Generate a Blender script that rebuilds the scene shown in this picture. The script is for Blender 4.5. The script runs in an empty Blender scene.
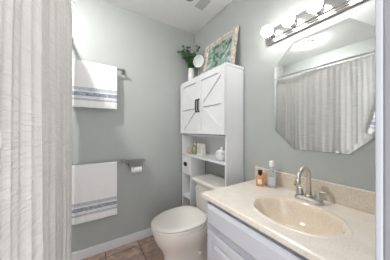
import bpy, bmesh, math, random
from mathutils import Vector, Matrix, noise

random.seed(7)
S = bpy.context.scene
COL = S.collection
PI = math.pi

# ------------------------------------------------------------------ camera, world, lights, exposure
CX, CY, CZ = -1.19, -1.87, 1.19
cd = bpy.data.cameras.new('camera')
cam = bpy.data.objects.new('camera', cd)
COL.objects.link(cam)
cam.location = (CX, CY, CZ)
cam.rotation_euler = (PI / 2, 0, -math.radians(32.5))
cd.sensor_width = 36.0
cd.lens = 36.0 * 168.0 / 390.0
cd.clip_start = 0.01
S.camera = cam

W = bpy.data.worlds.new('world')
S.world = W
W.use_nodes = True
bg = W.node_tree.nodes['Background']
bg.inputs['Color'].default_value = (0.97, 0.98, 1.0, 1)
bg.inputs['Strength'].default_value = 1.6       # ambient fill added from behind the camera, entering by the open doorway
BULB_E = 9.5
CEIL_E = 560.0
S.view_settings.view_transform = 'Standard'
S.view_settings.look = 'None'
S.view_settings.gamma = 1.0
S.view_settings.use_curve_mapping = False
S.view_settings.exposure = 1.18


# ------------------------------------------------------------------ materials
def mat(name, col, rough=0.5, metal=0.0, var=0.04, scale=8.0, bump=0.0, bscale=60.0, **kw):
    m = bpy.data.materials.new(name)
    m.use_nodes = True
    nt = m.node_tree
    b = nt.nodes['Principled BSDF']
    tc = nt.nodes.new('ShaderNodeTexCoord')
    n = nt.nodes.new('ShaderNodeTexNoise')
    n.inputs['Scale'].default_value = scale
    n.inputs['Detail'].default_value = 4
    nt.links.new(tc.outputs['Object'], n.inputs['Vector'])
    r = nt.nodes.new('ShaderNodeValToRGB')
    r.color_ramp.elements[0].position = 0.3
    r.color_ramp.elements[1].position = 0.7
    r.color_ramp.elements[0].color = [c * (1 - var) for c in col] + [1]
    r.color_ramp.elements[1].color = [min(1, c * (1 + var)) for c in col] + [1]
    nt.links.new(n.outputs['Fac'], r.inputs['Fac'])
    nt.links.new(r.outputs['Color'], b.inputs['Base Color'])
    b.inputs['Roughness'].default_value = rough
    b.inputs['Metallic'].default_value = metal
    for k, v in kw.items():
        b.inputs[k.replace('_', ' ')].default_value = v
    if bump:
        n2 = nt.nodes.new('ShaderNodeTexNoise')
        n2.inputs['Scale'].default_value = bscale
        n2.inputs['Detail'].default_value = 3
        nt.links.new(tc.outputs['Object'], n2.inputs['Vector'])
        bp = nt.nodes.new('ShaderNodeBump')
        bp.inputs['Strength'].default_value = bump
        bp.inputs['Distance'].default_value = 0.01
        nt.links.new(n2.outputs['Fac'], bp.inputs['Height'])
        nt.links.new(bp.outputs['Normal'], b.inputs['Normal'])
    return m


def stops(nt, pts, interp='LINEAR'):
    r = nt.nodes.new('ShaderNodeValToRGB')
    cr = r.color_ramp
    cr.interpolation = interp
    while len(cr.elements) < len(pts):
        cr.elements.new(0.5)
    for e, (p, c) in zip(cr.elements, pts):
        e.position = p
        e.color = tuple(c) + (1,)
    return r


M = {}
M['wall'] = mat('sage_grey_paint', (0.425, 0.445, 0.435), 0.55, var=0.015, bump=0.04, bscale=180)
M['ceiling'] = mat('ceiling_paint', (0.84, 0.84, 0.84), 0.8, var=0.01, bump=0.08, bscale=120)
M['trim'] = mat('white_trim_paint', (0.74, 0.75, 0.77), 0.35, var=0.01)
M['jamb'] = mat('jamb_shaded_tone', (0.22, 0.22, 0.235), 0.4, var=0.015)  # shade of the jamb put into a darker base colour
M['casing'] = mat('casing_shaded_tone', (0.40, 0.405, 0.44), 0.4, var=0.015)  # trim tone darkened in the colour to subdue light on the casing
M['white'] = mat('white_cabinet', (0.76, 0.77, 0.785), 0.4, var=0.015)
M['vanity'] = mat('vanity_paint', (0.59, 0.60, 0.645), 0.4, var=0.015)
M['bone'] = mat('bone_porcelain', (0.79, 0.75, 0.705), 0.12, var=0.01, Coat_Weight=0.4)
M['seat'] = mat('bone_seat_plastic', (0.81, 0.775, 0.73), 0.22, var=0.01)
M['nickel'] = mat('brushed_nickel', (0.62, 0.59, 0.56), 0.28, 1.0, var=0.05, scale=40)
M['pewter'] = mat('satin_pewter', (0.36, 0.35, 0.34), 0.3, 1.0, var=0.05, scale=40)
M['chrome'] = mat('chrome', (0.78, 0.78, 0.79), 0.10, 1.0, var=0.02)
M['fixture'] = mat('satin_chrome', (0.50, 0.49, 0.49), 0.16, 1.0, var=0.03)
M['black'] = mat('black_metal', (0.012, 0.012, 0.014), 0.5, 0.0)
M['paper'] = mat('toilet_paper', (0.86, 0.85, 0.83), 0.95, bump=0.3, bscale=120)
M['porcelain'] = mat('white_ceramic', (0.86, 0.86, 0.86), 0.15, var=0.01)
M['caulk'] = mat('cream_caulk', (0.78, 0.73, 0.66), 0.5)
M['leaf'] = mat('eucalyptus_leaf', (0.06, 0.15, 0.06), 0.5, var=0.6, scale=20)
M['stem'] = mat('plant_stem', (0.10, 0.12, 0.05), 0.7)
M['hinge'] = mat('dark_hinge', (0.12, 0.11, 0.10), 0.4, 0.8)
M['vent'] = mat('vent_white', (0.84, 0.84, 0.84), 0.5)
M['dark'] = mat('vent_dark', (0.28, 0.28, 0.28), 0.7)
M['ventgrey'] = mat('vent_grille_grey', (0.56, 0.56, 0.56), 0.6)
M['gold'] = mat('gold_label', (0.62, 0.50, 0.30), 0.4, 0.2)
M['label'] = mat('cream_label', (0.78, 0.74, 0.64), 0.7)


def emis(name, col, strength):
    m = bpy.data.materials.new(name)
    m.use_nodes = True
    nt = m.node_tree
    b = nt.nodes['Principled BSDF']
    b.inputs['Base Color'].default_value = (0.9, 0.9, 0.9, 1)
    n = nt.nodes.new('ShaderNodeTexNoise')
    n.inputs['Scale'].default_value = 3
    r = stops(nt, [(0, [c * 0.98 for c in col]), (1, col)])
    nt.links.new(n.outputs['Fac'], r.inputs['Fac'])
    nt.links.new(r.outputs['Color'], b.inputs['Emission Color'])
    b.inputs['Emission Strength'].default_value = strength
    return m


M['bulb'] = emis('lit_globe_glass', (1.0, 0.97, 0.93), BULB_E)
M['ceil_lamp'] = emis('lit_ceiling_lens', (1.0, 0.98, 0.95), CEIL_E)


def glass(name, col, rough=0.03, trans=1.0, ior=1.45):
    m = mat(name, col, rough, var=0.02)
    b = m.node_tree.nodes['Principled BSDF']
    b.inputs['Transmission Weight'].default_value = trans
    b.inputs['IOR'].default_value = ior
    return m


M['amber'] = glass('amber_perfume', (1.0, 0.62, 0.36), trans=0.7)
M['peach'] = glass('peach_glass', (1.0, 0.66, 0.42), trans=0.6)
M['greyglass'] = glass('grey_bottle_glass', (0.62, 0.64, 0.68), 0.15, 0.35)
M['clear'] = glass('clear_glass', (0.85, 0.88, 0.86), 0.05, 0.6)
M['greenish'] = glass('olive_glass', (0.50, 0.48, 0.30), 0.1, 0.5)


def mirror_mat():
    m = mat('mirror_silver', (0.88, 0.90, 0.89), 0.0, 1.0, var=0.0)
    return m


M['mirror'] = mirror_mat()
M['mirror_edge'] = mat('mirror_bevel', (0.84, 0.87, 0.86), 0.03, 1.0, var=0.0)


def floor_mat():
    m = bpy.data.materials.new('brown_slate_tile')
    m.use_nodes = True
    nt = m.node_tree
    b = nt.nodes['Principled BSDF']
    tc = nt.nodes.new('ShaderNodeTexCoord')
    mp = nt.nodes.new('ShaderNodeMapping')
    mp.inputs['Location'].default_value = (0.12, 0.10, 0)
    mp.inputs['Rotation'].default_value = (0, 0, 0)
    nt.links.new(tc.outputs['Object'], mp.inputs['Vector'])
    br = nt.nodes.new('ShaderNodeTexBrick')
    br.offset = 0.0
    br.inputs['Scale'].default_value = 1.0
    br.inputs['Brick Width'].default_value = 0.31
    br.inputs['Row Height'].default_value = 0.31
    br.inputs['Mortar Size'].default_value = 0.004
    br.inputs['Color1'].default_value = (0.52, 0.36, 0.28, 1)
    br.inputs['Color2'].default_value = (0.60, 0.44, 0.36, 1)
    br.inputs['Mortar'].default_value = (0.16, 0.12, 0.10, 1)
    nt.links.new(mp.outputs['Vector'], br.inputs['Vector'])
    n = nt.nodes.new('ShaderNodeTexNoise')
    n.inputs['Scale'].default_value = 14
    n.inputs['Detail'].default_value = 7
    n.inputs['Distortion'].default_value = 0.6
    nt.links.new(tc.outputs['Object'], n.inputs['Vector'])
    r = stops(nt, [(0.3, (0.55, 0.5, 0.48)), (0.7, (1.35, 1.35, 1.35))])
    nt.links.new(n.outputs['Fac'], r.inputs['Fac'])
    mx = nt.nodes.new('ShaderNodeMix')
    mx.data_type = 'RGBA'
    mx.blend_type = 'MULTIPLY'
    mx.inputs['Factor'].default_value = 0.8
    nt.links.new(br.outputs['Color'], mx.inputs['A'])
    nt.links.new(r.outputs['Color'], mx.inputs['B'])
    nt.links.new(mx.outputs['Result'], b.inputs['Base Color'])
    b.inputs['Roughness'].default_value = 0.4
    bp = nt.nodes.new('ShaderNodeBump')
    bp.inputs['Strength'].default_value = 0.3
    bp.inputs['Distance'].default_value = 0.004
    nt.links.new(n.outputs['Fac'], bp.inputs['Height'])
    nt.links.new(bp.outputs['Normal'], b.inputs['Normal'])
    return m


M['floor'] = floor_mat()


def marble_mat(name, base, dark, light):
    m = bpy.data.materials.new(name)
    m.use_nodes = True
    nt = m.node_tree
    b = nt.nodes['Principled BSDF']
    tc = nt.nodes.new('ShaderNodeTexCoord')
    n = nt.nodes.new('ShaderNodeTexNoise')
    n.inputs['Scale'].default_value = 130
    n.inputs['Detail'].default_value = 5
    nt.links.new(tc.outputs['Object'], n.inputs['Vector'])
    n2 = nt.nodes.new('ShaderNodeTexNoise')
    n2.inputs['Scale'].default_value = 9
    n2.inputs['Detail'].default_value = 6
    n2.inputs['Distortion'].default_value = 0.8
    nt.links.new(tc.outputs['Object'], n2.inputs['Vector'])
    r = stops(nt, [(0.30, dark), (0.46, base), (0.56, base), (0.72, light)])
    nt.links.new(n.outputs['Fac'], r.inputs['Fac'])
    r2 = stops(nt, [(0.35, (0.93, 0.92, 0.91)), (0.65, (1, 1, 1))])
    nt.links.new(n2.outputs['Fac'], r2.inputs['Fac'])
    mx = nt.nodes.new('ShaderNodeMix')
    mx.data_type = 'RGBA'
    mx.blend_type = 'MULTIPLY'
    mx.inputs['Factor'].default_value = 1.0
    nt.links.new(r.outputs['Color'], mx.inputs['A'])
    nt.links.new(r2.outputs['Color'], mx.inputs['B'])
    nt.links.new(mx.outputs['Result'], b.inputs['Base Color'])
    b.inputs['Roughness'].default_value = 0.16
    b.inputs['Coat Weight'].default_value = 0.3
    b.inputs['Coat Roughness'].default_value = 0.08
    return m


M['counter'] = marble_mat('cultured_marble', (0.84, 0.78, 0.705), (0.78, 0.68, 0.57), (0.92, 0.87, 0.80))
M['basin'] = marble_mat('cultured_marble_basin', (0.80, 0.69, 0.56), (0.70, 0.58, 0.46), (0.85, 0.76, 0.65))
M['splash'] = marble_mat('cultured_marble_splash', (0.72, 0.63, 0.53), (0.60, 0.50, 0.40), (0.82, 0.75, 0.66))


def curtain_mat():
    m = bpy.data.materials.new('slub_weave_curtain')
    m.use_nodes = True
    nt = m.node_tree
    b = nt.nodes['Principled BSDF']
    uv = nt.nodes.new('ShaderNodeTexCoord')
    mp = nt.nodes.new('ShaderNodeMapping')
    mp.inputs['Scale'].default_value = (5.0, 95.0, 1)
    nt.links.new(uv.outputs['UV'], mp.inputs['Vector'])
    n = nt.nodes.new('ShaderNodeTexNoise')
    n.inputs['Scale'].default_value = 1.0
    n.inputs['Detail'].default_value = 3
    nt.links.new(mp.outputs['Vector'], n.inputs['Vector'])
    mp2 = nt.nodes.new('ShaderNodeMapping')
    mp2.inputs['Scale'].default_value = (90.0, 3.0, 1)
    nt.links.new(uv.outputs['UV'], mp2.inputs['Vector'])
    n2 = nt.nodes.new('ShaderNodeTexNoise')
    n2.inputs['Scale'].default_value = 1.0
    n2.inputs['Detail'].default_value = 3
    nt.links.new(mp2.outputs['Vector'], n2.inputs['Vector'])
    r = stops(nt, [(0.35, (0.86, 0.85, 0.835)), (0.6, (0.90, 0.89, 0.88)), (0.72, (0.96, 0.955, 0.95))])
    nt.links.new(n.outputs['Fac'], r.inputs['Fac'])
    r2 = stops(nt, [(0.35, (0.95, 0.945, 0.94)), (0.65, (1, 1, 1))])
    nt.links.new(n2.outputs['Fac'], r2.inputs['Fac'])
    mx = nt.nodes.new('ShaderNodeMix')
    mx.data_type = 'RGBA'
    mx.blend_type = 'MULTIPLY'
    mx.inputs['Factor'].default_value = 1.0
    nt.links.new(r.outputs['Color'], mx.inputs['A'])
    nt.links.new(r2.outputs['Color'], mx.inputs['B'])
    nt.links.new(mx.outputs['Result'], b.inputs['Base Color'])
    r3 = stops(nt, [(0.5, (0, 0, 0)), (0.7, (1, 1, 1))])
    nt.links.new(n.outputs['Fac'], r3.inputs['Fac'])
    bp = nt.nodes.new('ShaderNodeBump')
    bp.inputs['Strength'].default_value = 0.6
    bp.inputs['Distance'].default_value = 0.006
    nt.links.new(r3.outputs['Color'], bp.inputs['Height'])
    nt.links.new(bp.outputs['Normal'], b.inputs['Normal'])
    b.inputs['Roughness'].default_value = 0.9
    b.inputs['Specular IOR Level'].default_value = 0.1
    tr = nt.nodes.new('ShaderNodeBsdfTranslucent')
    nt.links.new(mx.outputs['Result'], tr.inputs['Color'])
    ms = nt.nodes.new('ShaderNodeMixShader')
    ms.inputs[0].default_value = 0.32
    nt.links.new(b.outputs[0], ms.inputs[1])
    nt.links.new(tr.outputs[0], ms.inputs[2])
    nt.links.new(ms.outputs[0], nt.nodes['Material Output'].inputs['Surface'])
    return m


M['curtain'] = curtain_mat()


def towel_mat():
    """white terry with three slate-blue bands; the UV's v runs in metres from the front hem"""
    m = bpy.data.materials.new('striped_towel')
    m.use_nodes = True
    nt = m.node_tree
    b = nt.nodes['Principled BSDF']
    uv = nt.nodes.new('ShaderNodeTexCoord')
    sp = nt.nodes.new('ShaderNodeSeparateXYZ')
    nt.links.new(uv.outputs['UV'], sp.inputs[0])
    w = (0.86, 0.855, 0.85)
    lt = (0.42, 0.45, 0.51)
    dk = (0.20, 0.235, 0.31)
    r = stops(nt, [(0.0, w), (0.060, lt), (0.079, w), (0.087, lt), (0.091, w), (0.098, dk), (0.135, w),
                   (0.143, lt), (0.148, w), (0.152, lt), (0.176, w)], 'CONSTANT')
    nt.links.new(sp.outputs['Y'], r.inputs['Fac'])
    n = nt.nodes.new('ShaderNodeTexNoise')
    n.inputs['Scale'].default_value = 110
    n.inputs['Detail'].default_value = 2
    nt.links.new(uv.outputs['Object'], n.inputs['Vector'])
    r2 = stops(nt, [(0.4, (0, 0, 0)), (0.62, (0.5, 0.5, 0.5))])
    nt.links.new(n.outputs['Fac'], r2.inputs['Fac'])
    mx = nt.nodes.new('ShaderNodeMix')
    mx.data_type = 'RGBA'
    nt.links.new(r2.outputs['Color'], mx.inputs['Factor'])
    nt.links.new(r.outputs['Color'], mx.inputs['A'])
    mx.inputs['B'].default_value = (0.84, 0.84, 0.85, 1)
    nt.links.new(mx.outputs['Result'], b.inputs['Base Color'])
    bp = nt.nodes.new('ShaderNodeBump')
    bp.inputs['Strength'].default_value = 0.5
    bp.inputs['Distance'].default_value = 0.004
    nt.links.new(n.outputs['Fac'], bp.inputs['Height'])
    nt.links.new(bp.outputs['Normal'], b.inputs['Normal'])
    b.inputs['Roughness'].default_value = 0.95
    b.inputs['Specular IOR Level'].default_value = 0.1
    return m


M['towel'] = towel_mat()


def art_mat():
    m = bpy.data.materials.new('abstract_garden_painting')
    m.use_nodes = True
    nt = m.node_tree
    b = nt.nodes['Principled BSDF']
    tc = nt.nodes.new('ShaderNodeTexCoord')
    n = nt.nodes.new('ShaderNodeTexNoise')
    n.inputs['Scale'].default_value = 8
    n.inputs['Detail'].default_value = 8
    n.inputs['Distortion'].default_value = 1.6
    nt.links.new(tc.outputs['Object'], n.inputs['Vector'])
    r = stops(nt, [(0.30, (0.02, 0.05, 0.04)), (0.42, (0.05, 0.17, 0.12)), (0.46, (0.12, 0.27, 0.17)),
                   (0.51, (0.50, 0.47, 0.35)), (0.56, (0.14, 0.32, 0.36)), (0.63, (0.50, 0.66, 0.70)),
                   (0.72, (0.75, 0.78, 0.76))])
    nt.links.new(n.outputs['Fac'], r.inputs['Fac'])
    nt.links.new(r.outputs['Color'], b.inputs['Base Color'])
    b.inputs['Roughness'].default_value = 0.35
    return m


M['art'] = art_mat()
M['frame'] = mat('whitewashed_carved_wood', (0.60, 0.54, 0.48), 0.7, var=0.38, scale=38, bump=1.0, bscale=70)
M['fret'] = mat('patterned_porcelain', (0.74, 0.75, 0.75), 0.3, var=0.25, scale=90)


# ------------------------------------------------------------------ mesh helpers
def link(name, bm, material, parent=None, smooth=False, bevel=0.0, seg=2, subsurf=0, loc=None):
    bmesh.ops.recalc_face_normals(bm, faces=bm.faces)
    me = bpy.data.meshes.new(name)
    bm.to_mesh(me)
    bm.free()
    me.materials.append(material)
    if smooth:
        for p in me.polygons:
            p.use_smooth = True
    o = bpy.data.objects.new(name, me)
    COL.objects.link(o)
    if parent:
        o.parent = parent
    if loc:
        o.location = loc
    if bevel:
        md = o.modifiers.new('bevel', 'BEVEL')
        md.width = bevel
        md.segments = seg
        md.limit_method = 'ANGLE'
        md.angle_limit = math.radians(40)
    if subsurf:
        md = o.modifiers.new('sub', 'SUBSURF')
        md.levels = subsurf
        md.render_levels = subsurf
    return o


def box(bm, x0, x1, y0, y1, z0, z1, rot=None):
    vs = [bm.verts.new((x, y, z)) for x in (x0, x1) for y in (y0, y1) for z in (z0, z1)]
    if rot:
        for v in vs:
            v.co = rot @ v.co
    for f in ((0, 1, 3, 2), (4, 6, 7, 5), (0, 4, 5, 1), (2, 3, 7, 6), (0, 2, 6, 4), (1, 5, 7, 3)):
        bm.faces.new([vs[i] for i in f])
    return vs


def bx(name, material, x0, x1, y0, y1, z0, z1, parent=None, bevel=0.0, loc=None, **k):
    bm = bmesh.new()
    box(bm, min(x0, x1), max(x0, x1), min(y0, y1), max(y0, y1), min(z0, z1), max(z0, z1))
    return link(name, bm, material, parent, bevel=bevel, loc=loc, **k)


def loft(bm, rings, cap=(True, True), closed=True):
    """rings: list of lists of points"""
    vr = [[bm.verts.new(p) for p in r] for r in rings]
    n = len(vr[0])
    for a, b in zip(vr[:-1], vr[1:]):
        for i in range(n if closed else n - 1):
            j = (i + 1) % n
            bm.faces.new((a[i], a[j], b[j], b[i]))
    if cap[0]:
        bm.faces.new(vr[0])
    if cap[1]:
        bm.faces.new(vr[-1])
    return vr


def lathe(bm, prof, seg=32, c=(0, 0, 0), axis='z', cap=(True, True)):
    rings = []
    for r, h in prof:
        ring = []
        for i in range(seg):
            a = 2 * PI * i / seg
            u, v = r * math.cos(a), r * math.sin(a)
            p = {'z': (u, v, h), 'x': (h, u, v), 'y': (u, h, v)}[axis]
            ring.append((p[0] + c[0], p[1] + c[1], p[2] + c[2]))
        rings.append(ring)
    loft(bm, rings, cap)


def tube(bm, pts, r, seg=12, taper=None):
    pts = [Vector(p) for p in pts]
    rings = []
    up = Vector((0, 0, 1))
    prev = None
    for i, p in enumerate(pts):
        t = (pts[min(i + 1, len(pts) - 1)] - pts[max(i - 1, 0)]).normalized()
        if prev is None:
            a = t.cross(up)
            if a.length < 1e-3:
                a = t.cross(Vector((0, 1, 0)))
        else:
            a = prev - t * prev.dot(t)
        a.normalize()
        prev = a
        b = t.cross(a)
        rr = taper[i] if taper else r
        rings.append([p + a * rr * math.cos(2 * PI * k / seg) + b * rr * math.sin(2 * PI * k / seg) for k in range(seg)])
    loft(bm, rings)


def sphere(bm, c, r, seg=24, sc=(1, 1, 1)):
    bmesh.ops.create_uvsphere(bm, u_segments=seg, v_segments=seg // 2, radius=1,
                              matrix=Matrix.Translation(c) @ Matrix.Diagonal((r * sc[0], r * sc[1], r * sc[2], 1)))


def empty(name, label, cat, loc, group=None, rz=0):
    o = bpy.data.objects.new(name, None)
    COL.objects.link(o)
    o.location = loc
    o.rotation_euler = (0, 0, rz)
    o.empty_display_size = 0.05
    return tag(o, label, cat, group)


def tag(o, label, cat, group=None):
    o['label'] = label
    o['category'] = cat
    if group:
        o['group'] = group
    return o


def struct(o):
    o['kind'] = 'structure'
    return o


# ------------------------------------------------------------------ room shell
HC = 2.453            # ceiling height
YF = -1.81            # room face of the doorway wall
XT = -2.10            # far wall behind the tub
YA = -1.47            # foot end of the tub alcove
XP = -1.385           # face of the partition by the door
XJ = -0.820           # door jamb on the vanity side

struct(bx('floor', M['floor'], XT - .1, .1, -2.6, .1, -.08, 0))
struct(bx('ceiling', M['ceiling'], XT - .1, .1, -2.0, .1, HC, HC + .08))
struct(bx('wall_back', M['wall'], XT - .1, .1, 0, .1, 0, HC))
struct(bx('wall_right', M['wall'], 0, .1, YF - .12, 0, 0, HC))
struct(bx('wall_left', M['wall'], XT - .1, XT, YA, 0, 0, HC))
struct(bx('wall_partition', M['wall'], XT - .1, XP, YF - .12, YA, 0, HC))
bm = bmesh.new()
box(bm, XJ + .018, 0, YF - .12, YF, 0, HC)
box(bm, XP, XJ + .018, YF - .12, YF, 2.06, HC)
struct(link('wall_front', bm, M['wall']))

# door lining on the vanity side: casing, jamb board and stop
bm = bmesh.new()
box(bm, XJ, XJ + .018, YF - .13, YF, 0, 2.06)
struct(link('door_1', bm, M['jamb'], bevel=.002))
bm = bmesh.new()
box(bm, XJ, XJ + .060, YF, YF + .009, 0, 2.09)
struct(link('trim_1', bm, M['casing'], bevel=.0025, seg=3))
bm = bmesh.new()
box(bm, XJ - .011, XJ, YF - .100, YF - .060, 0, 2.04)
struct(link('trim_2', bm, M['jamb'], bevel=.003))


def baseboard(name, x0, x1, y0, y1):
    b = bx(name, M['trim'], x0, x1, y0, y1, 0, .088, bevel=.006, seg=2)
    return struct(b)


baseboard('baseboard_back', XP + .07, 0, -.014, 0)
baseboard('baseboard_right', -.014, 0, -.95, -.014)

# ------------------------------------------------------------------ shower curtain and rod
XR = -1.327
ZR = 2.008
rod = empty('shower_curtain_rod', 'straight metal shower curtain rod above the white curtain', 'curtain rod', (XR, -.68, ZR))
bm = bmesh.new()
lathe(bm, [(.0125, YA + .001 + .68), (.0125, -.001 + .68)], 20, axis='y')
link('tube', bm, M['chrome'], rod, smooth=False)
for yy, s in ((YA + .001 + .68, 1), (-.001 + .68, -1)):
    bm = bmesh.new()
    lathe(bm, [(.028, yy), (.028, yy + s * .008), (.018, yy + s * .02), (.0128, yy + s * .022)], 24, axis='y')
    link('flange', bm, M['chrome'], rod)

NU, NV = 420, 60
y_a, y_b = YA + .012, -.17
ztop, zbot = ZR - .035, .07
bm = bmesh.new()
uvl = bm.loops.layers.uv.new('UVMap')
grid = []
phs = []
ph = 0
for i in range(NU + 1):
    u = i / NU
    phs.append(ph)
    ph += 2 * PI / NU * (24 + 6.0 * math.sin(3.1 * u * PI + .5))
for i in range(NU + 1):
    u = i / NU
    y = y_a + (y_b - y_a) * u
    row = []
    for j in range(NV + 1):
        v = j / NV
        z = zbot + (ztop - zbot) * v
        k = 1 - v
        base = XR + .046 * math.exp(-((y + .60) / .30) ** 2) * (1.0 - .22 * k) + .004 - .064 * (1 - math.exp(-8 * k)) * max(0, min(1, (-1.12 - y) / .28))
        amp = .005 + .005 * k
        f = .30 * math.sin(phs[i] + .5 * math.sin(2.2 * k + 5 * u)) + .62 * math.sin(.27 * phs[i] + 1.3 + 1.2 * k)
        x = base + amp * f + .003 * noise.noise((u * 30, v * 4, 0))
        yy = y + .006 * math.cos(phs[i]) * k
        row.append(bm.verts.new((x - XR, yy + .68, z - ZR)))
    grid.append(row)
for i in range(NU):
    for j in range(NV):
        f = bm.faces.new((grid[i][j], grid[i + 1][j], grid[i + 1][j + 1], grid[i][j + 1]))
        for l, (a, b) in zip(f.loops, ((i, j), (i + 1, j), (i + 1, j + 1), (i, j + 1))):
            l[uvl].uv = (a / NU * 1.9, b / NV * 2)
cur = link('shower_curtain', bm, M['curtain'], smooth=True, loc=(XR, -.68, ZR))
md = cur.modifiers.new('s', 'SOLIDIFY')
md.thickness = .0012
tag(cur, 'long off-white slub weave shower curtain hanging in soft folds at left', 'shower curtain')
for k in range(12):
    yy = y_a + (y_b - y_a) * (k + .5) / 12 + .68
    bm = bmesh.new()
    pts = [(.0, yy, -.006), ]
    rx = .046 * math.exp(-((yy - .68 + .60) / .30) ** 2)
    ring = [(.5 * rx + (.018 + .5 * rx) * math.sin(a), yy + .002 * math.sin(a), -.008 + .021 * math.cos(a)) for a in [2 * PI * q / 20 for q in range(20)]]
    tube(bm, ring + [ring[0], ring[1]], .0018, 8)
    tube(bm, [(rx * .8, yy, -.026), (rx + .004, yy, -.040), (rx + .002, yy, -.05)], .0018, 8)
    link('curtain_ring', bm, M['chrome'], cur, smooth=True)

# ------------------------------------------------------------------ towels
def towel_mesh(width, front, back, r=.011, seed=0, gather=0.0):
    """folded over a bar along x; origin on the bar axis; hangs down in -z; front faces -y"""
    prof = []   # (y, z, v)
    n = 40
    for i in range(n + 1):
        z = -front + front * i / n
        prof.append((-r, z, front * i / n))
    for i in range(1, 9):
        a = PI * i / 8
        prof.append((-r * math.cos(a), r * math.sin(a), front + r * a))
    for i in range(1, n + 1):
        z = -back * i / n
        prof.append((r, z, front + r * PI + back * i / n))
    bm = bmesh.new()
    uvl = bm.loops.layers.uv.new('UVMap')
    nx = 50
    g = []
    for i in range(nx + 1):
        u = i / nx - .5
        row = []
        for (y, z, v) in prof:
            k = min(1, max(0, -z / front))
            w = .005 * k * noise.noise((u * 6 + seed, z * 4, 1.7)) + .003 * k * math.sin(u * 23 + seed)
            s = 1 if y < 0 else .35
            hem = .004 * noise.noise((u * 9 + seed, 3.3, 0)) * (k ** 3)
            yy = y - (abs(w) * 1.2 + .006 * k) * s if y < 0 else y + min(.012, abs(w) * s)
            row.append(bm.verts.new((u * width * (1 + .012 * noise.noise((z * 5, seed, u))), yy, z + hem)))
        g.append(row)
    for i in range(nx):
        for j in range(len(prof) - 1):
            f = bm.faces.new((g[i][j], g[i + 1][j], g[i + 1][j + 1], g[i][j + 1]))
            for l, (a, b) in zip(f.loops, ((i, j), (i + 1, j), (i + 1, j + 1), (i, j + 1))):
                l[uvl].uv = (a / nx, prof[b][2] if prof[b][2] < .98 else .98)
    return bm


def towel_bar(z, x1, x0, label, shelf=False):
    t = empty('towel_bar', label, 'towel bar', ((x0 + x1) / 2, 0, z))
    h = (x1 - x0) / 2
    bm = bmesh.new()
    lathe(bm, [(.008, -h), (.008, h)], 16, c=(0, -.065, 0), axis='x')
    link('bar', bm, M['pewter'], t)
    for s in (-1, 1):
        bm = bmesh.new()
        box(bm, s * h - .008, s * h + .008, -.078, -.006, -.009, .009)
        link('post', bm, M['pewter'], t, bevel=.003)
        bm = bmesh.new()
        box(bm, s * h - .022, s * h + .022, -.010, -.0005, -.022, .022)
        link('mounting_plate', bm, M['pewter'], t, bevel=.004)
    return t


BX0, BX1 = -1.325, -.885
Z1, Z2 = CZ + .600, CZ - .322
towel_bar(Z1, BX1, BX0, 'upper brushed nickel towel bar on the back wall')
towel_bar(Z2, BX1, BX0, 'lower brushed nickel towel bar beside the toilet paper holder')
tw = link('hand_towel', towel_mesh(.360, .400, .36, .0135, 1), M['towel'], smooth=True, loc=(-1.131, -.065, Z1))
md = tw.modifiers.new('s', 'SOLIDIFY')
md.thickness = .005
md.offset = 1
tag(tw, 'white towel with slate blue stripes folded over the upper bar', 'towel', 'blue striped white towels')
tw = link('hand_towel', towel_mesh(.360, .50, .44, .0135, 5), M['towel'], smooth=True, loc=(-1.131, -.065, Z2))
md = tw.modifiers.new('s', 'SOLIDIFY')
md.thickness = .005
md.offset = 1
tag(tw, 'white towel with slate blue stripes folded over the lower bar', 'towel', 'blue striped white towels')

# towel hanging from a hook on the partition, seen only in the mirror
hk = empty('towel_hook', 'nickel wall hook holding the striped towel seen in the mirror', 'hook', (XP, -1.500, 1.62))
bm = bmesh.new()
lathe(bm, [(.018, .0005), (.018, .006), (.012, .009)], 20, axis='x')
link('hook_plate', bm, M['pewter'], hk)
bm = bmesh.new()
tube(bm, [(.004, 0, 0), (.024, 0, -.004), (.030, 0, .006), (.031, 0, .018)], .004, 10)
link('hook_arm', bm, M['pewter'], hk, smooth=True)
bm = bmesh.new()
uvl = bm.loops.layers.uv.new('UVMap')
g = []
n1, n2 = 60, 40
L = .50
for i in range(n1 + 1):
    u = i / n1
    row = []
    a_ = i / n1
    for j in range(n2 + 1):
        v = j / n2
        k = v ** .8
        wd = .018 + (.098 if a_ < .5 else .145) * k
        a = (u - .5) * 2
        y = a * wd
        x = .020 + (.006 + .010 * k) * math.cos(u * 2 * PI * 4 + .8) + .008 * (1 - k)
        z = .002 - L * v - .035 * v * abs(a) ** 2 * -1
        row.append(bm.verts.new((x, y, z)))
    g.append(row)
for i in range(n1):
    for j in range(n2):
        f = bm.faces.new((g[i][j], g[i + 1][j], g[i + 1][j + 1], g[i][j + 1]))
        for l, (a, b) in zip(f.loops, ((i, j), (i + 1, j), (i + 1, j + 1), (i, j + 1))):
            l[uvl].uv = (a / n1, L * (1 - b / n2))
tw = link('hand_towel', bm, M['towel'], smooth=True, loc=(XP + .005, -1.500, 1.62))
md = tw.modifiers.new('s', 'SOLIDIFY')
md.thickness = .004
tag(tw, 'striped white towel gathered on a hook, reflected at the right of the mirror', 'towel', None)

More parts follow.
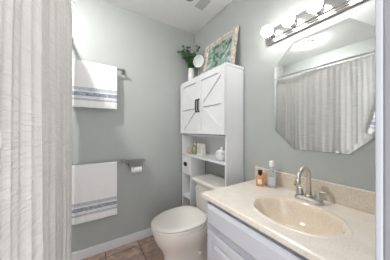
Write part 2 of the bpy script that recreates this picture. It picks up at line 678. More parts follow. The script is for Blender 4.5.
# ------------------------------------------------------------------ toilet paper holder
tp = empty('toilet_paper_holder', 'nickel toilet paper holder with a flat shelf on the back wall', 'toilet paper holder', (-.765, 0, CZ - .322))
bm = bmesh.new()
box(bm, -.105, .095, -.100, -.0005, .000, .006)
link('shelf', bm, M['pewter'], tp, bevel=.002)
bm = bmesh.new()
box(bm, -.085, -.060, -.010, -.0005, -.040, 0)
link('mounting_plate', bm, M['pewter'], tp, bevel=.002)
bm = bmesh.new()
tube(bm, [(-.072, -.008, -.030), (-.072, -.045, -.032), (-.070, -.056, -.050), (-.068, -.060, -.078), (-.058, -.060, -.083),
          (0, -.060, -.083), (.062, -.060, -.083), (.068, -.060, -.074), (.070, -.060, -.066)], .005, 10)
link('roll_arm', bm, M['pewter'], tp, smooth=True)
bm = bmesh.new()
R0, R1, c = .030, .012, (0, 0, 0)
lathe(bm, [(R1, -.052), (R0, -.052), (R0, .052), (R1, .052), (R1, -.052)], 32, axis='x', cap=(False, False))
roll = link('toilet_paper_roll', bm, M['paper'], loc=(-.765, -.060, CZ - .322 - .0895))
tag(roll, 'nearly used roll of white toilet paper on the nickel holder', 'toilet paper')

# ------------------------------------------------------------------ ceiling fan and lamp
v = empty('ceiling_exhaust_fan', 'white exhaust fan cover with grey grille on the ceiling', 'exhaust fan', (-.30, -.515, HC))
bx('cover', M['vent'], -.16, .14, -.105, .105, -.018, -.0005, v, bevel=.006)
bm = bmesh.new()
for q in range(11):
    box(bm, .012, .112, -.070 + q * .0135, -.070 + q * .0135 + .0085, -.0215, -.018)
link('grille', bm, M['ventgrey'], v)
bm = bmesh.new()
lathe(bm, [(.045, -.018), (.045, -.024), (.036, -.026)], 24, c=(-.085, .0, 0))
link('sensor', bm, M['dark'], v)

lp = empty('ceiling_light', 'small round lit ceiling light over the tub, seen in the mirror', 'ceiling light', (-1.50, -.70, HC))
bm = bmesh.new()
lathe(bm, [(.062, -.0005), (.062, -.008), (.056, -.012), (.041, -.012)], 40)
link('trim_ring', bm, M['vent'], lp, smooth=False)
bm = bmesh.new()
lathe(bm, [(.040, -.0125), (.039, -.020), (.030, -.028), (.01, -.032)], 40)
link('lens', bm, M['ceil_lamp'], lp, smooth=True)

# ------------------------------------------------------------------ over-toilet cabinet
cb_x0, cb_x1 = -.213, -.002          # front, back
cb_y0, cb_y1 = -.824, -.040          # near, far
ZT = CZ + .567
ET = empty('over_toilet_cabinet', 'tall white farmhouse cabinet standing over the toilet', 'bathroom cabinet', (-.11, -.432, 0))
ox, oy = .11, .432


def cbx(name, x0, x1, y0, y1, z0, z1, material='white', parent=None, bevel=.002):
    return bx(name, M[material], x0 + ox, x1 + ox, y0 + oy, y1 + oy, z0, z1, parent or ET, bevel=bevel)


T = .018
cbx('top_panel', cb_x0 - .006, cb_x1, cb_y0 - .006, cb_y1 + .006, ZT - .020, ZT)
cbx('side_panel', cb_x0, cb_x1, cb_y0, cb_y0 + T, 0, ZT - .020)
cbx('side_panel', cb_x0, cb_x1, cb_y1 - T, cb_y1, 0, ZT - .020)
ZD0 = CZ - .045
cbx('back_panel', cb_x1 - .006, cb_x1, cb_y0 + T, cb_y1 - T, CZ - .30, ZT - .020)
cbx('shelf', cb_x0 + .002, cb_x1 - .006, cb_y0 + T, cb_y1 - T, ZD0 - .020, ZD0 - .002)
ZS = CZ - .282
cbx('shelf', cb_x0 - .001, cb_x1 - .006, cb_y0 + T, cb_y1 - T, ZS - .020, ZS)
YD = -.228
cbx('divider', cb_x0 + .002, cb_x1 - .01, YD - T, YD, .0, ZS - .020)
for z in (.685, CZ - .785, .09):
    cbx('side_shelf', cb_x0 + .004, cb_x1 - .01, YD, cb_y1 - T, z - .018, z)
# side drawer with oval knob
dr = cbx('drawer_front', cb_x0 - .004, cb_x0 + .012, YD + .003, cb_y1 - T - .003, .690, ZS - .024)
bm = bmesh.new()
sphere(bm, (cb_x0 - .014 + ox, (YD + cb_y1 - T) / 2 + oy, .792), .034, 20, (.35, 1.1, .75))
link('knob', bm, M['black'], dr, smooth=True)
# back rail between side panels behind the tank
cbx('back_rail', cb_x1 - .03, cb_x1 - .012, cb_y0 + T, YD - T, .10, .16)


def barn_door(y0, y1, inner):
    """inner = y of the stile that carries the handle"""
    z0, z1 = ZD0 + .003, ZT - .024
    xf = cb_x0 - .002
    d = cbx('door', xf - .008, xf, y0, y1, z0, z1)
    s = .044
    th = .014
    a, b = xf - .008 - th, xf - .008

    def board(fn):
        bm = bmesh.new()
        fn(bm)
        return bm
    bm = bmesh.new()
    box(bm, a + ox, b + ox, y0 + oy, y0 + s + oy, z0, z1)
    box(bm, a + ox, b + ox, y1 - s + oy, y1 + oy, z0, z1)
    box(bm, a + ox, b + ox, y0 + s + oy, y1 - s + oy, z0, z0 + s)
    box(bm, a + ox, b + ox, y0 + s + oy, y1 - s + oy, z1 - s, z1)
    zm = (z0 + z1) / 2
    box(bm, a + ox + .001, b + ox, y0 + s + oy, y1 - s + oy, zm - s / 2, zm + s / 2)
    link('face_frame', bm, M['white'], d, bevel=.002)
    inn = y0 + s if abs(inner - y0) < abs(inner - y1) else y1 - s
    out = y1 - s if inn == y0 + s else y0 + s
    bm = bmesh.new()
    for zc in (z0 + s, z1 - s):
        zi = zm + (s / 2 if zc > zm else -s / 2)
        sg = 1 if zc > zm else -1
        p, q = Vector((0, inn, zi)), Vector((0, out, zc))
        dirv = (q - p).normalized()
        nrm = Vector((0, -dirv.z, dirv.y)) * (s * .42)
        pts = [p + nrm, q + nrm, q - nrm, p - nrm]
        fr = [bm.verts.new((a + ox + .002, min(max(t.y, y0 + s * .6), y1 - s * .6) + oy, min(max(t.z, z0 + s * .6), z1 - s * .6))) for t in pts]
        bk = [bm.verts.new((b + ox, t.co.y, t.co.z)) for t in fr]
        bm.faces.new(fr)
        bm.faces.new(bk)
        for i in range(4):
            bm.faces.new((fr[i], fr[(i + 1) % 4], bk[(i + 1) % 4], bk[i]))
    link('diagonal_brace', bm, M['white'], d, bevel=.001)
    yh = (y0 + s * .45) if inn == y0 + s else (y1 - s * .45)
    bm = bmesh.new()
    X = a + ox
    tube(bm, [(X, yh + oy, zm + .062), (X - .013, yh + oy, zm + .060), (X - .018, yh + oy, zm + .048),
              (X - .018, yh + oy, zm - .048), (X - .013, yh + oy, zm - .060), (X, yh + oy, zm - .062)], .0072, 10)
    h = link('handle', bm, M['black'], d, smooth=True)
    h['label'] = 'black metal pull'


ym = (cb_y0 + cb_y1) / 2
barn_door(cb_y0 + .002, ym - .0015, ym)
barn_door(ym + .0015, cb_y1 - .002, ym)

# things on top of the cabinet
pic = empty('framed_picture', 'green abstract painting in a carved whitewashed frame leaning on the cabinet top', 'framed picture', (-.080, -.536, ZT + .0005))
rot = Matrix.Rotation(math.radians(9.5), 4, 'Y')
PW, PH, FW = .247, .402, .062
bm = bmesh.new()
out = [(-PW, 0), (PW, 0), (PW, PH), (-PW, PH)]
prof = [(0, .0), (0, -.016), (.010, -.026), (.022, -.020), (.040, -.022), (.050, -.014), (FW, -.010), (FW, 0)]
rings = []
for (d, h) in prof:
    rings.append([(h, -PW + d, d), (h, PW - d, d), (h, PW - d, PH - d), (h, -PW + d, PH - d)])
vr = [[bm.verts.new(p) for p in r] for r in rings]
for k in range(len(vr)):
    a, b = vr[k], vr[(k + 1) % len(vr)]
    for i in range(4):
        bm.faces.new((a[i], a[(i + 1) % 4], b[(i + 1) % 4], b[i]))
bmesh.ops.transform(bm, matrix=rot, verts=bm.verts)
bmesh.ops.subdivide_edges(bm, edges=bm.edges, cuts=3, use_grid_fill=True)
o = link('frame', bm, M['frame'], pic)
bm = bmesh.new()
box(bm, -.008, -.002, -PW + FW - .002, PW - FW + .002, FW - .002, PH - FW + .002)
bmesh.ops.transform(bm, matrix=rot, verts=bm.verts)
link('canvas', bm, M['art'], pic)

# round tabletop mirror
mr = empty('tabletop_mirror', 'small round mirror on a thin stand between plant and picture', 'tabletop mirror', (-.125, -.275, ZT + .0005))
bm = bmesh.new()
lathe(bm, [(.045, 0), (.045, .006), (.012, .014), (.007, .022)], 28)
link('base', bm, M['nickel'], mr, smooth=False)
bm = bmesh.new()
lathe(bm, [(.006, .018), (.006, .148)], 12)
link('stem', bm, M['nickel'], mr, smooth=True)
fr_rot = Matrix.Translation((0, 0, .216)) @ Matrix.Rotation(math.radians(28), 4, 'Z') @ Matrix.Rotation(math.radians(-6), 4, 'Y')
bm = bmesh.new()
lathe(bm, [(.067, .006), (.070, .0), (.067, -.007), (.062, -.008), (.062, .006)], 40, axis='x', cap=(True, False))
bmesh.ops.transform(bm, matrix=fr_rot, verts=bm.verts)
link('rim', bm, M['porcelain'], mr, smooth=False)
bm = bmesh.new()
lathe(bm, [(.0625, -.004), (.0625, -.006)], 40, axis='x')
bmesh.ops.transform(bm, matrix=fr_rot, verts=bm.verts)
link('mirror_glass', bm, M['mirror_edge'], mr)

# plant in white vase
VX, VY = -.125, -.115
pl = empty('potted_eucalyptus', 'leafy green sprigs in a white vase on the cabinet top corner', 'plant', (VX, VY, ZT + .0005))
bm = bmesh.new()
lathe(bm, [(.030, 0), (.040, .02), (.044, .07), (.040, .13), (.033, .165), (.035, .178), (.031, .176), (.029, .15), (.03, .02)], 32)
link('vase', bm, M['porcelain'], pl, smooth=True)
rnd = random.Random(12)


def leaf(bm, c, d, L_, w):
    d = d.normalized()
    side = d.cross(Vector((rnd.uniform(-1, 1), rnd.uniform(-1, 1), rnd.uniform(-.2, 1)))).normalized()
    nrm = side.cross(d)
    pts = []
    for t, ww, h in ((0, .1, 0), (.25, .8, .05), (.55, 1, .08), (.85, .6, .03), (1, .05, -.05)):
        pts.append((c + d * L_ * t + nrm * h * L_ - side * w * ww, c + d * L_ * t + nrm * (h - .06) * L_, c + d * L_ * t + nrm * h * L_ + side * w * ww))
    vs = [[bm.verts.new(p) for p in r] for r in pts]
    for a, b in zip(vs[:-1], vs[1:]):
        for i in range(2):
            bm.faces.new((a[i], a[i + 1], b[i + 1], b[i]))


bl, bs = bmesh.new(), bmesh.new()
sprigs = [(-.10, .01, .20), (-.055, -.03, .25), (-.02, .05, .27), (.015, .045, .22), (.02, -.13, .25), (-.015, -.16, .22), (-.075, .04, .16), (.0, -.05, .19),
          (-.12, .0, .26), (-.045, -.015, .15), (-.09, .07, .24), (-.13, .04, .20), (-.03, .08, .20), (-.06, -.07, .18), (-.14, -.02, .17)]
for (sx, sy, hh) in sprigs:
    p0 = Vector((0, 0, .15))
    p1 = Vector((sx, sy, .15 + hh))
    mid = p0.lerp(p1, .5) + Vector((-sx * .25, -sy * .25, .03))
    pts = []
    for q in range(9):
        t = q / 8
        pts.append(p0 * (1 - t) ** 2 + mid * 2 * t * (1 - t) + p1 * t * t)
    tube(bs, pts, .0016, 6)
    for q in range(2, 9):
        for s in range(3):
            an = rnd.uniform(0, 2 * PI)
            d = Vector((math.cos(an), math.sin(an), rnd.uniform(.0, .7)))
            c = pts[q] + Vector((0, 0, rnd.uniform(-.01, .01)))
            lf = rnd.uniform(.030, .050) * (1.1 - q * .03)
            tip = c + d.normalized() * lf
            if tip.x + VX > -.008 or tip.y + VY > -.008 or c.z > .43:
                continue
            if abs(sy) > .1 and s == 2:
                continue
            leaf(bl, c, d, lf, lf * .33)
link('stems', bs, M['stem'], pl)
link('leaves', bl, M['leaf'], pl, smooth=True)

# things on the cabinet's open shelf
SZ = ZS + .0008
jar = empty('ceramic_jar', 'patterned white ceramic jar with lid on the open cabinet shelf', 'jar', (-.130, -.668, SZ))
bm = bmesh.new()
lathe(bm, [(.040, 0), (.056, .008), (.060, .035), (.056, .062), (.048, .070)], 32)
link('body', bm, M['fret'], jar, smooth=True)
bm = bmesh.new()
lathe(bm, [(.053, .0705), (.052, .077), (.036, .090), (.012, .097), (.008, .102), (.013, .110), (.011, .120), (.002, .122)], 32)
link('lid', bm, M['porcelain'], jar, smooth=True)

b1 = empty('perfume_bottle', 'olive glass bottle with pale cap on the open shelf beside a box', 'bottle', (-.130, -.205, SZ))
bm = bmesh.new()
lathe(bm, [(.032, 0), (.038, .01), (.040, .045), (.034, .075), (.014, .092), (.012, .100)], 28)
link('body', bm, M['greenish'], b1, smooth=True)
bm = bmesh.new()
lathe(bm, [(.016, .1005), (.017, .135), (.012, .142)], 20)
link('cap', bm, M['gold'], b1)
b2 = empty('small_bottle', 'tiny amber bottle at the far left of the open shelf', 'bottle', (-.160, -.122, SZ))
bm = bmesh.new()
lathe(bm, [(.018, 0), (.020, .006), (.020, .038), (.010, .050), (.009, .055)], 20)
link('body', bm, M['peach'], b2, smooth=True)
bm = bmesh.new()
lathe(bm, [(.011, .0555), (.011, .075)], 16)
link('cap', bm, M['gold'], b2)
bxo = empty('keepsake_box', 'upright cream box with grey panel on the open shelf', 'box', (-.105, -.300, SZ))
bx('body', M['label'], -.028, .028, -.048, .048, 0, .128, bxo, bevel=.003)
bx('panel', M['ventgrey'], -.0295, -.0281, -.036, .036, .018, .112, bxo)

# ------------------------------------------------------------------ toilet
TY = -.588
TO = empty('toilet', 'bone coloured two-piece toilet with closed lid under the white cabinet', 'toilet', (-.40, TY, 0))


def egg(tip, back, hw, z, n=48, blunt=.5, sq=2.0):
    """egg outline in world x; tip = most negative x"""
    xm = back - (back - tip) * .42
    pts = []
    for i in range(n):
        a = 2 * PI * i / n
        c, s = math.cos(a), math.sin(a)
        e = 2 / sq
        cc = math.copysign(abs(c) ** e, c)
        ss = math.copysign(abs(s) ** e, s)
        if c > 0:
            x = xm + (back - xm) * math.copysign(abs(c) ** (2 / 2.6), c)
            y = hw * math.copysign(abs(s) ** (2 / 2.6), s)
        else:
            x = xm + (xm - tip) * c
            y = hw * s
        pts.append((x + .40, y, z))
    return pts


tipx = -.772
bm = bmesh.new()
loft(bm, [egg(-.690, -.10, .122, 0), egg(-.690, -.10, .122, .035), egg(-.678, -.11, .112, .05), egg(-.668, -.12, .106, .12), egg(-.674, -.13, .112, .18),
          egg(-.700, -.16, .136, .235), egg(-.734, -.20, .160, .29), egg(-.755, -.24, .178, .34), egg(-.765, -.26, .183, .385), egg(-.762, -.265, .181, .398),
          egg(-.755, -.270, .172, .402)])
link('bowl', bm, M['bone'], TO, smooth=True)
bm = bmesh.new()
box(bm, .40 - .33, .40 - .03, -.125, .125, .30, .395)
link('tank_shelf', bm, M['bone'], TO, bevel=.02, seg=4, smooth=True)
bm = bmesh.new()
loft(bm, [egg(tipx + .006, -.315, .182, .4035), egg(tipx, -.31, .187, .408), egg(tipx, -.31, .187, .418), egg(tipx + .004, -.312, .184, .4235)])
link('seat', bm, M['seat'], TO, smooth=False, bevel=0)
bm = bmesh.new()
loft(bm, [egg(tipx + .004, -.305, .183, .4265), egg(tipx - .002, -.30, .188, .431), egg(tipx - .002, -.30, .188, .438), egg(tipx + .006, -.305, .181, .446),
          egg(tipx + .03, -.325, .160, .450), egg(tipx + .12, -.40, .08, .4515)])
link('seat_lid', bm, M['seat'], TO, smooth=True)
for s in (-1, 1):
    bm = bmesh.new()
    box(bm, .40 - .320, .40 - .285, s * .075 - .022, s * .075 + .022, .398, .440)
    link('hinge', bm, M['seat'], TO, bevel=.008, seg=3)
    bm = bmesh.new()
    lathe(bm, [(.016, s * .100), (.015, s * .132), (.009, s * .138)], 16, c=(.40 - .40, 0, .165), axis='y')
    link('bolt_cap', bm, M['seat'], TO, smooth=True)
# trapway bulge on either side
for s in (-1, 1):
    bm = bmesh.new()
    tube(bm, [(.40 - .53, s * .055, .14), (.40 - .45, s * .072, .21), (.40 - .37, s * .078, .25), (.40 - .30, s * .078, .22),
              (.40 - .26, s * .078, .13), (.40 - .25, s * .078, .05)], .045, 16, taper=[.03, .045, .048, .048, .045, .04])
    link('trapway', bm, M['bone'], TO, smooth=True)


def rrect(x0, x1, y0, y1, z, r, n=6):
    pts = []
    for (cx, cy, a0) in ((x1 - r, y1 - r, 0), (x0 + r, y1 - r, PI / 2), (x0 + r, y0 + r, PI), (x1 - r, y0 + r, 3 * PI / 2)):
        for i in range(n + 1):
            a = a0 + PI / 2 * i / n
            pts.append((cx + r * math.cos(a) + .40, cy + r * math.sin(a), z))
    return pts


bm = bmesh.new()
loft(bm, [rrect(-.235, -.03, -.185, .185, .39, .03), rrect(-.245, -.025, -.195, .195, .41, .03), rrect(-.262, -.022, -.207, .207, .665, .03)])
link('tank', bm, M['bone'], TO, smooth=False, bevel=.004)
bm = bmesh.new()
loft(bm, [rrect(-.275, -.018, -.211, .211, .667, .03), rrect(-.286, -.016, -.215, .215, .674, .034), rrect(-.286, -.016, -.215, .215, .692, .034),
          rrect(-.281, -.020, -.210, .210, .700, .034), rrect(-.268, -.030, -.198, .198, .704, .030)])
link('tank_lid', bm, M['bone'], TO, smooth=False, bevel=.002)
bm = bmesh.new()
lathe(bm, [(.013, -.262 + .40), (.013, -.273 + .40), (.009, -.276 + .40)], 16, c=(0, .150, .635), axis='x')
tube(bm, [(.40 - .272, .150, .635), (.40 - .284, .146, .634), (.40 - .286, .115, .628), (.40 - .286, .095, .626)], .0055, 10)
fl = link('flush_lever', bm, M['chrome'], TO, smooth=True)
fl['label'] = 'chrome flush lever'

# ------------------------------------------------------------------ vanity cabinet, counter and sink
VY1 = -.978           # far side of the cabinet
VY0 = YF + .004
ZC = CZ - .410        # counter top
VXF = -.525           # cabinet face
VN = empty('vanity_cabinet', 'pale painted vanity cabinet with raised panel doors under the sink', 'vanity cabinet', (-.27, -1.38, 0))


def vb(name, x0, x1, y0, y1, z0, z1, parent=None, bevel=.002, m='vanity'):
    return bx(name, M[m], x0 + .27, x1 + .27, y0 + 1.38, y1 + 1.38, z0, z1, parent or VN, bevel=bevel)


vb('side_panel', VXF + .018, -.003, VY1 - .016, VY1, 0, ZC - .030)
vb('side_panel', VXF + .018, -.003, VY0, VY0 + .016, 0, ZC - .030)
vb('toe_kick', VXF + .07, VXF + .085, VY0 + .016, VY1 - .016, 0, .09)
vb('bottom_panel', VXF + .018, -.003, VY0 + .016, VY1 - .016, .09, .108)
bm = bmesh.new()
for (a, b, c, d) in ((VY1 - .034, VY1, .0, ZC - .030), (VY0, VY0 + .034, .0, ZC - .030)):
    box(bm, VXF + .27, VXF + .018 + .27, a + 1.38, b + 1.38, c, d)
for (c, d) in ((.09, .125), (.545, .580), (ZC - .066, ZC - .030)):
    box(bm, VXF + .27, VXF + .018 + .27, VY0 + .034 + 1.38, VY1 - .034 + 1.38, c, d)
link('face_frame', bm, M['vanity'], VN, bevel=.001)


def raised(name, y0, y1, z0, z1, bw=.045, hinge_y=None):
    d = vb(name, VXF - .012, VXF - .0005, y0, y1, z0, z1)
    a, b = y0 + 1.38, y1 + 1.38
    X = VXF + .27 - .012
    bm = bmesh.new()
    # outer frame
    box(bm, X - .008, X, a, a + bw, z0, z1)
    box(bm, X - .008, X, b - bw, b, z0, z1)
    box(bm, X - .008, X, a + bw, b - bw, z0, z0 + bw)
    box(bm, X - .008, X, a + bw, b - bw, z1 - bw, z1)
    link('rail_frame', bm, M['vanity'], d, bevel=.004, seg=2)
    bm = bmesh.new()
    g = .012
    loft(bm, [[(X, a + bw + g, z0 + bw + g), (X, b - bw - g, z0 + bw + g), (X, b - bw - g, z1 - bw - g), (X, a + bw + g, z1 - bw - g)],
              [(X - .010, a + bw + g + .014, z0 + bw + g + .014), (X - .010, b - bw - g - .014, z0 + bw + g + .014),
               (X - .010, b - bw - g - .014, z1 - bw - g - .014), (X - .010, a + bw + g + .014, z1 - bw - g - .014)]])
    link('raised_panel', bm, M['vanity'], d)
    return d


ymid = (VY0 + VY1) / 2
# false drawer front across the top
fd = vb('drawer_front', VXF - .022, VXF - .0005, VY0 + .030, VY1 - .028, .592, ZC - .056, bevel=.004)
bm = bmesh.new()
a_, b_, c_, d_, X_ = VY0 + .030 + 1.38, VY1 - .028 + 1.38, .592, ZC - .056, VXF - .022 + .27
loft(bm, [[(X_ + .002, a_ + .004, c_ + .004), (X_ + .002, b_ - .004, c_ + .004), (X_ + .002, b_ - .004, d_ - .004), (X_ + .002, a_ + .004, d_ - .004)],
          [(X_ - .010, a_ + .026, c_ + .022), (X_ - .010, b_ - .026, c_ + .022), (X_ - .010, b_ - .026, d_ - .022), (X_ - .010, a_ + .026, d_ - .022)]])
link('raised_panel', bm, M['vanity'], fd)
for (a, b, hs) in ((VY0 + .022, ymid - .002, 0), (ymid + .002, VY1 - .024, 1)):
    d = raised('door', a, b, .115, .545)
    yh = (b if hs else a)
    for zz in (.18, .47):
        bm = bmesh.new()
        yy = yh + 1.38
        sg = 1 if hs else -1
        box(bm, VXF + .27 - .016, VXF + .27 - .0005, min(yy, yy + sg * .012), max(yy, yy + sg * .012), zz, zz + .05)
        h = link('hinge', bm, M['hinge'], d, bevel=.002)
        h['label'] = 'dark metal hinge'
    bm = bmesh.new()
    yk = (a + .03 if hs else b - .03) + 1.38
    lathe(bm, [(.006, -.255 - .020), (.006, -.255 - .032), (.014, -.255 - .038), (.013, -.255 - .048), (.005, -.255 - .05)], 16, c=(0, yk, .50), axis='x')
    link('knob', bm, M['nickel'], d, smooth=True)

# countertop with moulded basin
cy0, cy1 = VY0, -.958
cx0, cx1 = -.558, -.003
SX, SY = -.325, -1.425
AX, AY = .150, .190
DX, DY = -.285, SY


def scal(a):
    """outline of the basin, slightly scalloped at both ends"""
    e = abs(math.sin(a))
    return 1 + .018 * math.cos(8 * a) * e ** 2


top = empty('sink_countertop', 'speckled cream moulded countertop with oval shell basin and backsplash', 'countertop', (SX, SY, ZC))
bm = bmesh.new()
NA = 144
angs = [2 * PI * i / NA for i in range(NA)]


def bpt(a, s, z, cx=SX, cy=SY):
    k = scal(a) if s > .55 else 1 + (scal(a) - 1) * max(0, s - .2) / .35
    return (cx - SX + AX * s * k * math.cos(a), cy - SY + AY * s * k * math.sin(a), z)


def rectpt(a, m=0.0, z=0.0):
    c, s = math.cos(a) * AX, math.sin(a) * AY
    t = 1e9
    if c > 1e-9: t = min(t, (cx1 - m - SX) / c)
    if c < -1e-9: t = min(t, (cx0 + m - SX) / c)
    if s > 1e-9: t = min(t, (cy1 - m - SY) / s)
    if s < -1e-9: t = min(t, (cy0 + m - SY) / s)
    return (c * t, s * t, z)


# put the four corners on the ring: choose nearest angle
corner_as = [math.atan2((cy - SY) / AY, (cxx - SX) / AX) % (2 * PI) for cxx in (cx0, cx1) for cy in (cy0, cy1)]
for ca in corner_as:
    k = min(range(NA), key=lambda i: abs(angs[i] - ca))
    angs[k] = ca
rings = []
rings.append([rectpt(a, 0, -.028) for a in angs])
rings.append([rectpt(a, 0, -.005) for a in angs])
rings.append([rectpt(a, .005, 0) for a in angs])
rings.append([bpt(a, 1.17, 0) for a in angs])
rings.append([bpt(a, 1.12, .0025) for a in angs])
rings.append([bpt(a, 1.06, .0025) for a in angs])
loft(bm, rings, cap=(False, False))
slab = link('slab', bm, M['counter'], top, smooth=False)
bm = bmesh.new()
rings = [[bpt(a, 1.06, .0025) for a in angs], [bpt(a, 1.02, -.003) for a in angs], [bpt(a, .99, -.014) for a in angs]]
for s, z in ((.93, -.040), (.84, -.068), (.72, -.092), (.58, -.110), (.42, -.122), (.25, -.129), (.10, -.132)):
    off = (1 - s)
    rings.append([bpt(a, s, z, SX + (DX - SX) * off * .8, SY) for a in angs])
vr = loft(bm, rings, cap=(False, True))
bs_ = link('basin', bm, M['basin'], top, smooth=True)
bm = bmesh.new()
lathe(bm, [(.022, -.132), (.022, -.1295), (.017, -.128), (.012, -.1285)], 24, c=(DX - SX - .004, 0, 0))
link('drain', bm, M['nickel'], top)
# overflow/underside
bm = bmesh.new()
box(bm, -.022 - SX, cx1 - SX, cy0 - SY, cy1 - SY, -.001, .102)
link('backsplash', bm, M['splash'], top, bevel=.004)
bm = bmesh.new()
box(bm, -.0230 - SX, -.0025 - SX, cy0 - SY, cy1 - SY, .1015, .106)
link('caulk_bead', bm, M['caulk'], top, bevel=.0015)

# ------------------------------------------------------------------ faucet
FX, FY = -.108, -1.402
fz = ZC + .0005
fa = empty('faucet', 'brushed nickel gooseneck faucet with two lever handles behind the basin', 'faucet', (FX, FY, fz))
bm = bmesh.new()


def stad(h, r, l, n=12):
    pts = []
    for i in range(n + 1):
        a = PI * i / n
        pts.append((r * math.cos(a), l + r * math.sin(a), h))
    for i in range(n + 1):
        a = PI + PI * i / n
        pts.append((r * math.cos(a), -l + r * math.sin(a), h))
    return pts


loft(bm, [stad(0, .028, .046), stad(.012, .028, .046), stad(.020, .024, .044), stad(.023, .018, .040)])
link('base_plate', bm, M['nickel'], fa, smooth=False, bevel=.001)
bm = bmesh.new()
pts = [(0, 0, .02), (0, 0, .06), (0, 0, .135)]
R = .060
for i in range(1, 15):
    a = math.radians(168) * i / 14
    pts.append((-R + R * math.cos(a), 0, .135 + R * math.sin(a)))
lp_ = Vector(pts[-1])
pts.append((lp_.x - .003, 0, lp_.z - .012))
rad = [.016, .0125, .0115] + [.0112] * 14 + [.012]
tube(bm, pts, .011, 16, taper=rad)
link('spout', bm, M['nickel'], fa, smooth=True)
bm = bmesh.new()
lathe(bm, [(.013, .0), (.0145, .006), (.0145, .022), (.012, .026)], 20, c=(lp_.x - .005, 0, lp_.z - .030))
link('aerator', bm, M['nickel'], fa, smooth=True)
bm = bmesh.new()
lathe(bm, [(.021, .021), (.019, .030), (.014, .036)], 20)
link('spout_collar', bm, M['nickel'], fa, smooth=True)
for s in (-1, 1):
    bm = bmesh.new()
    lathe(bm, [(.021, .020), (.019, .035), (.015, .050), (.014, .060), (.009, .066)], 20, c=(0, s * .048, 0))
    h = link('handle', bm, M['nickel'], fa, smooth=True)
    bm = bmesh.new()
    tube(bm, [(0, s * .048, .062), (.006, s * .062, .063), (.012, s * .076, .064), (.018, s * .090, .066)], .005, 10, taper=[.006, .005, .0045, .005])
    link('lever', bm, M['nickel'], h, smooth=True)

# ------------------------------------------------------------------ bottles on the counter
def px(o_name, label, loc):
    return empty(o_name, label, 'bottle', loc)


p = px('perfume_bottle', 'square orange perfume bottle with black cap on the counter corner', (-.122, -1.085, ZC + .0005))
p.rotation_euler = (0, 0, .5)
bx('glass_body', M['amber'], -.023, .023, -.027, .027, 0, .078, p, bevel=.006, seg=3)
bx('label_patch', M['label'], -.0238, -.0232, -.014, .014, .022, .052, p)
bm = bmesh.new()
lathe(bm, [(.009, .078), (.009, .084), (.015, .085), (.016, .112), (.012, .116)], 20)
link('cap', bm, M['black'], p)
p = px('perfume_bottle', 'peach tinted glass bottle with pale cap, tucked against the backsplash', (-.058, -1.080, ZC + .0005))
bm = bmesh.new()
lathe(bm, [(.020, 0), (.023, .005), (.023, .078), (.018, .088), (.009, .092)], 24)
link('glass_body', bm, M['peach'], p, smooth=True)
bm = bmesh.new()
lathe(bm, [(.012, .0925), (.012, .112), (.010, .114)], 20)
link('cap', bm, M['label'], p)
p = px('lotion_bottle', 'tall grey rectangular bottle with round white cap on the counter', (-.078, -1.150, ZC + .0005))
p.rotation_euler = (0, 0, .45)
bx('glass_body', M['greyglass'], -.018, .018, -.029, .029, 0, .112, p, bevel=.005, seg=3)
bx('label_patch', M['ventgrey'], -.0188, -.0181, -.020, .020, .020, .075, p)
bm = bmesh.new()
lathe(bm, [(.017, .112), (.015, .124), (.014, .148)], 20)
link('neck', bm, M['clear'], p)
bm = bmesh.new()
lathe(bm, [(.017, .1485), (.018, .152), (.018, .186), (.014, .190)], 24)
link('cap', bm, M['porcelain'], p)

# ------------------------------------------------------------------ octagonal wall mirror
MY1, MY0 = -1.126, -1.690
MZ0, MZ1 = CZ - .130, CZ + .603
ct = .135


def octo(m, x):
    y0, y1, z0, z1 = MY0 + m, MY1 - m, MZ0 + m, MZ1 - m
    c = ct - m * .586
    cy, cz = (MY0 + MY1) / 2, MZ0
    P = [(y0 + c, z0), (y1 - c, z0), (y1, z0 + c), (y1, z1 - c), (y1 - c, z1), (y0 + c, z1), (y0, z1 - c), (y0, z0 + c)]
    return [(x, a - cy, b - cz) for a, b in P]


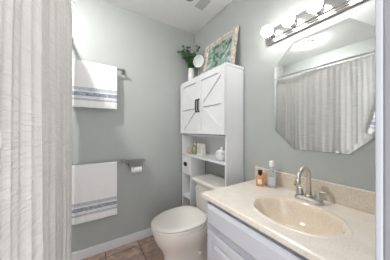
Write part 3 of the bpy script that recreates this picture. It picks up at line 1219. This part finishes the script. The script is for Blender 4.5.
wm = empty('wall_mirror', 'large octagonal mirror hanging above the sink and faucet', 'mirror', (-.0, (MY0 + MY1) / 2, MZ0))
bm = bmesh.new()
loft(bm, [octo(0, -.001), octo(0, -.007), octo(.020, -.0078)], cap=(True, False))
link('bevelled_edge', bm, M['mirror_edge'], wm)
bm = bmesh.new()
bm.faces.new([bm.verts.new(q) for q in octo(.020, -.0078)])
link('glass', bm, M['mirror'], wm)
for yy in (-1.32, -1.50):
    bm = bmesh.new()
    box(bm, -.013, -.0005, yy - (MY0 + MY1) / 2 - .008, yy - (MY0 + MY1) / 2 + .008, -.004, .008)
    link('clip', bm, M['chrome'], wm, bevel=.001)

# ------------------------------------------------------------------ vanity light bar
LZ = CZ + .712
LB = empty('vanity_light_bar', 'chrome bar light with round globe bulbs above the mirror', 'vanity light', (0, -1.352, LZ))
bm = bmesh.new()


def rr(x, m, hw=.300, hh=.058, r=.03, n=6):
    pts = []
    hw -= m
    hh -= m
    r = max(.004, r - m)
    for (cy, cz, a0) in ((hw - r, hh - r, 0), (-hw + r, hh - r, PI / 2), (-hw + r, -hh + r, PI), (hw - r, -hh + r, 3 * PI / 2)):
        for i in range(n + 1):
            a = a0 + PI / 2 * i / n
            pts.append((x, cy + r * math.cos(a), cz + r * math.sin(a)))
    return pts


loft(bm, [rr(-.0005, 0), rr(-.012, 0), rr(-.018, .005), rr(-.018, .012), rr(-.026, .016), rr(-.026, .022), rr(-.034, .026), rr(-.036, .030)])
link('back_plate', bm, M['fixture'], LB)
for yb in (-1.126, -1.277, -1.428, -1.579):
    c = (0, yb + 1.352, 0)
    bm = bmesh.new()
    lathe(bm, [(.027, -.034), (.027, -.040), (.020, -.045), (.020, -.058), (.016, -.060)], 24, c=c, axis='x')
    link('socket', bm, M['fixture'], LB)
    bm = bmesh.new()
    prof = [(.013, -.0605), (.016, -.066)]
    for i in range(2, 17):
        a = PI * i / 16
        prof.append((.0385 * math.sin(a) + .0005, -.1 + .0385 * math.cos(a)))
    lathe(bm, prof, 28, c=c, axis='x')
    b = link('globe_bulb', bm, M['bulb'], LB, smooth=True)
    b['label'] = 'lit white globe bulb'
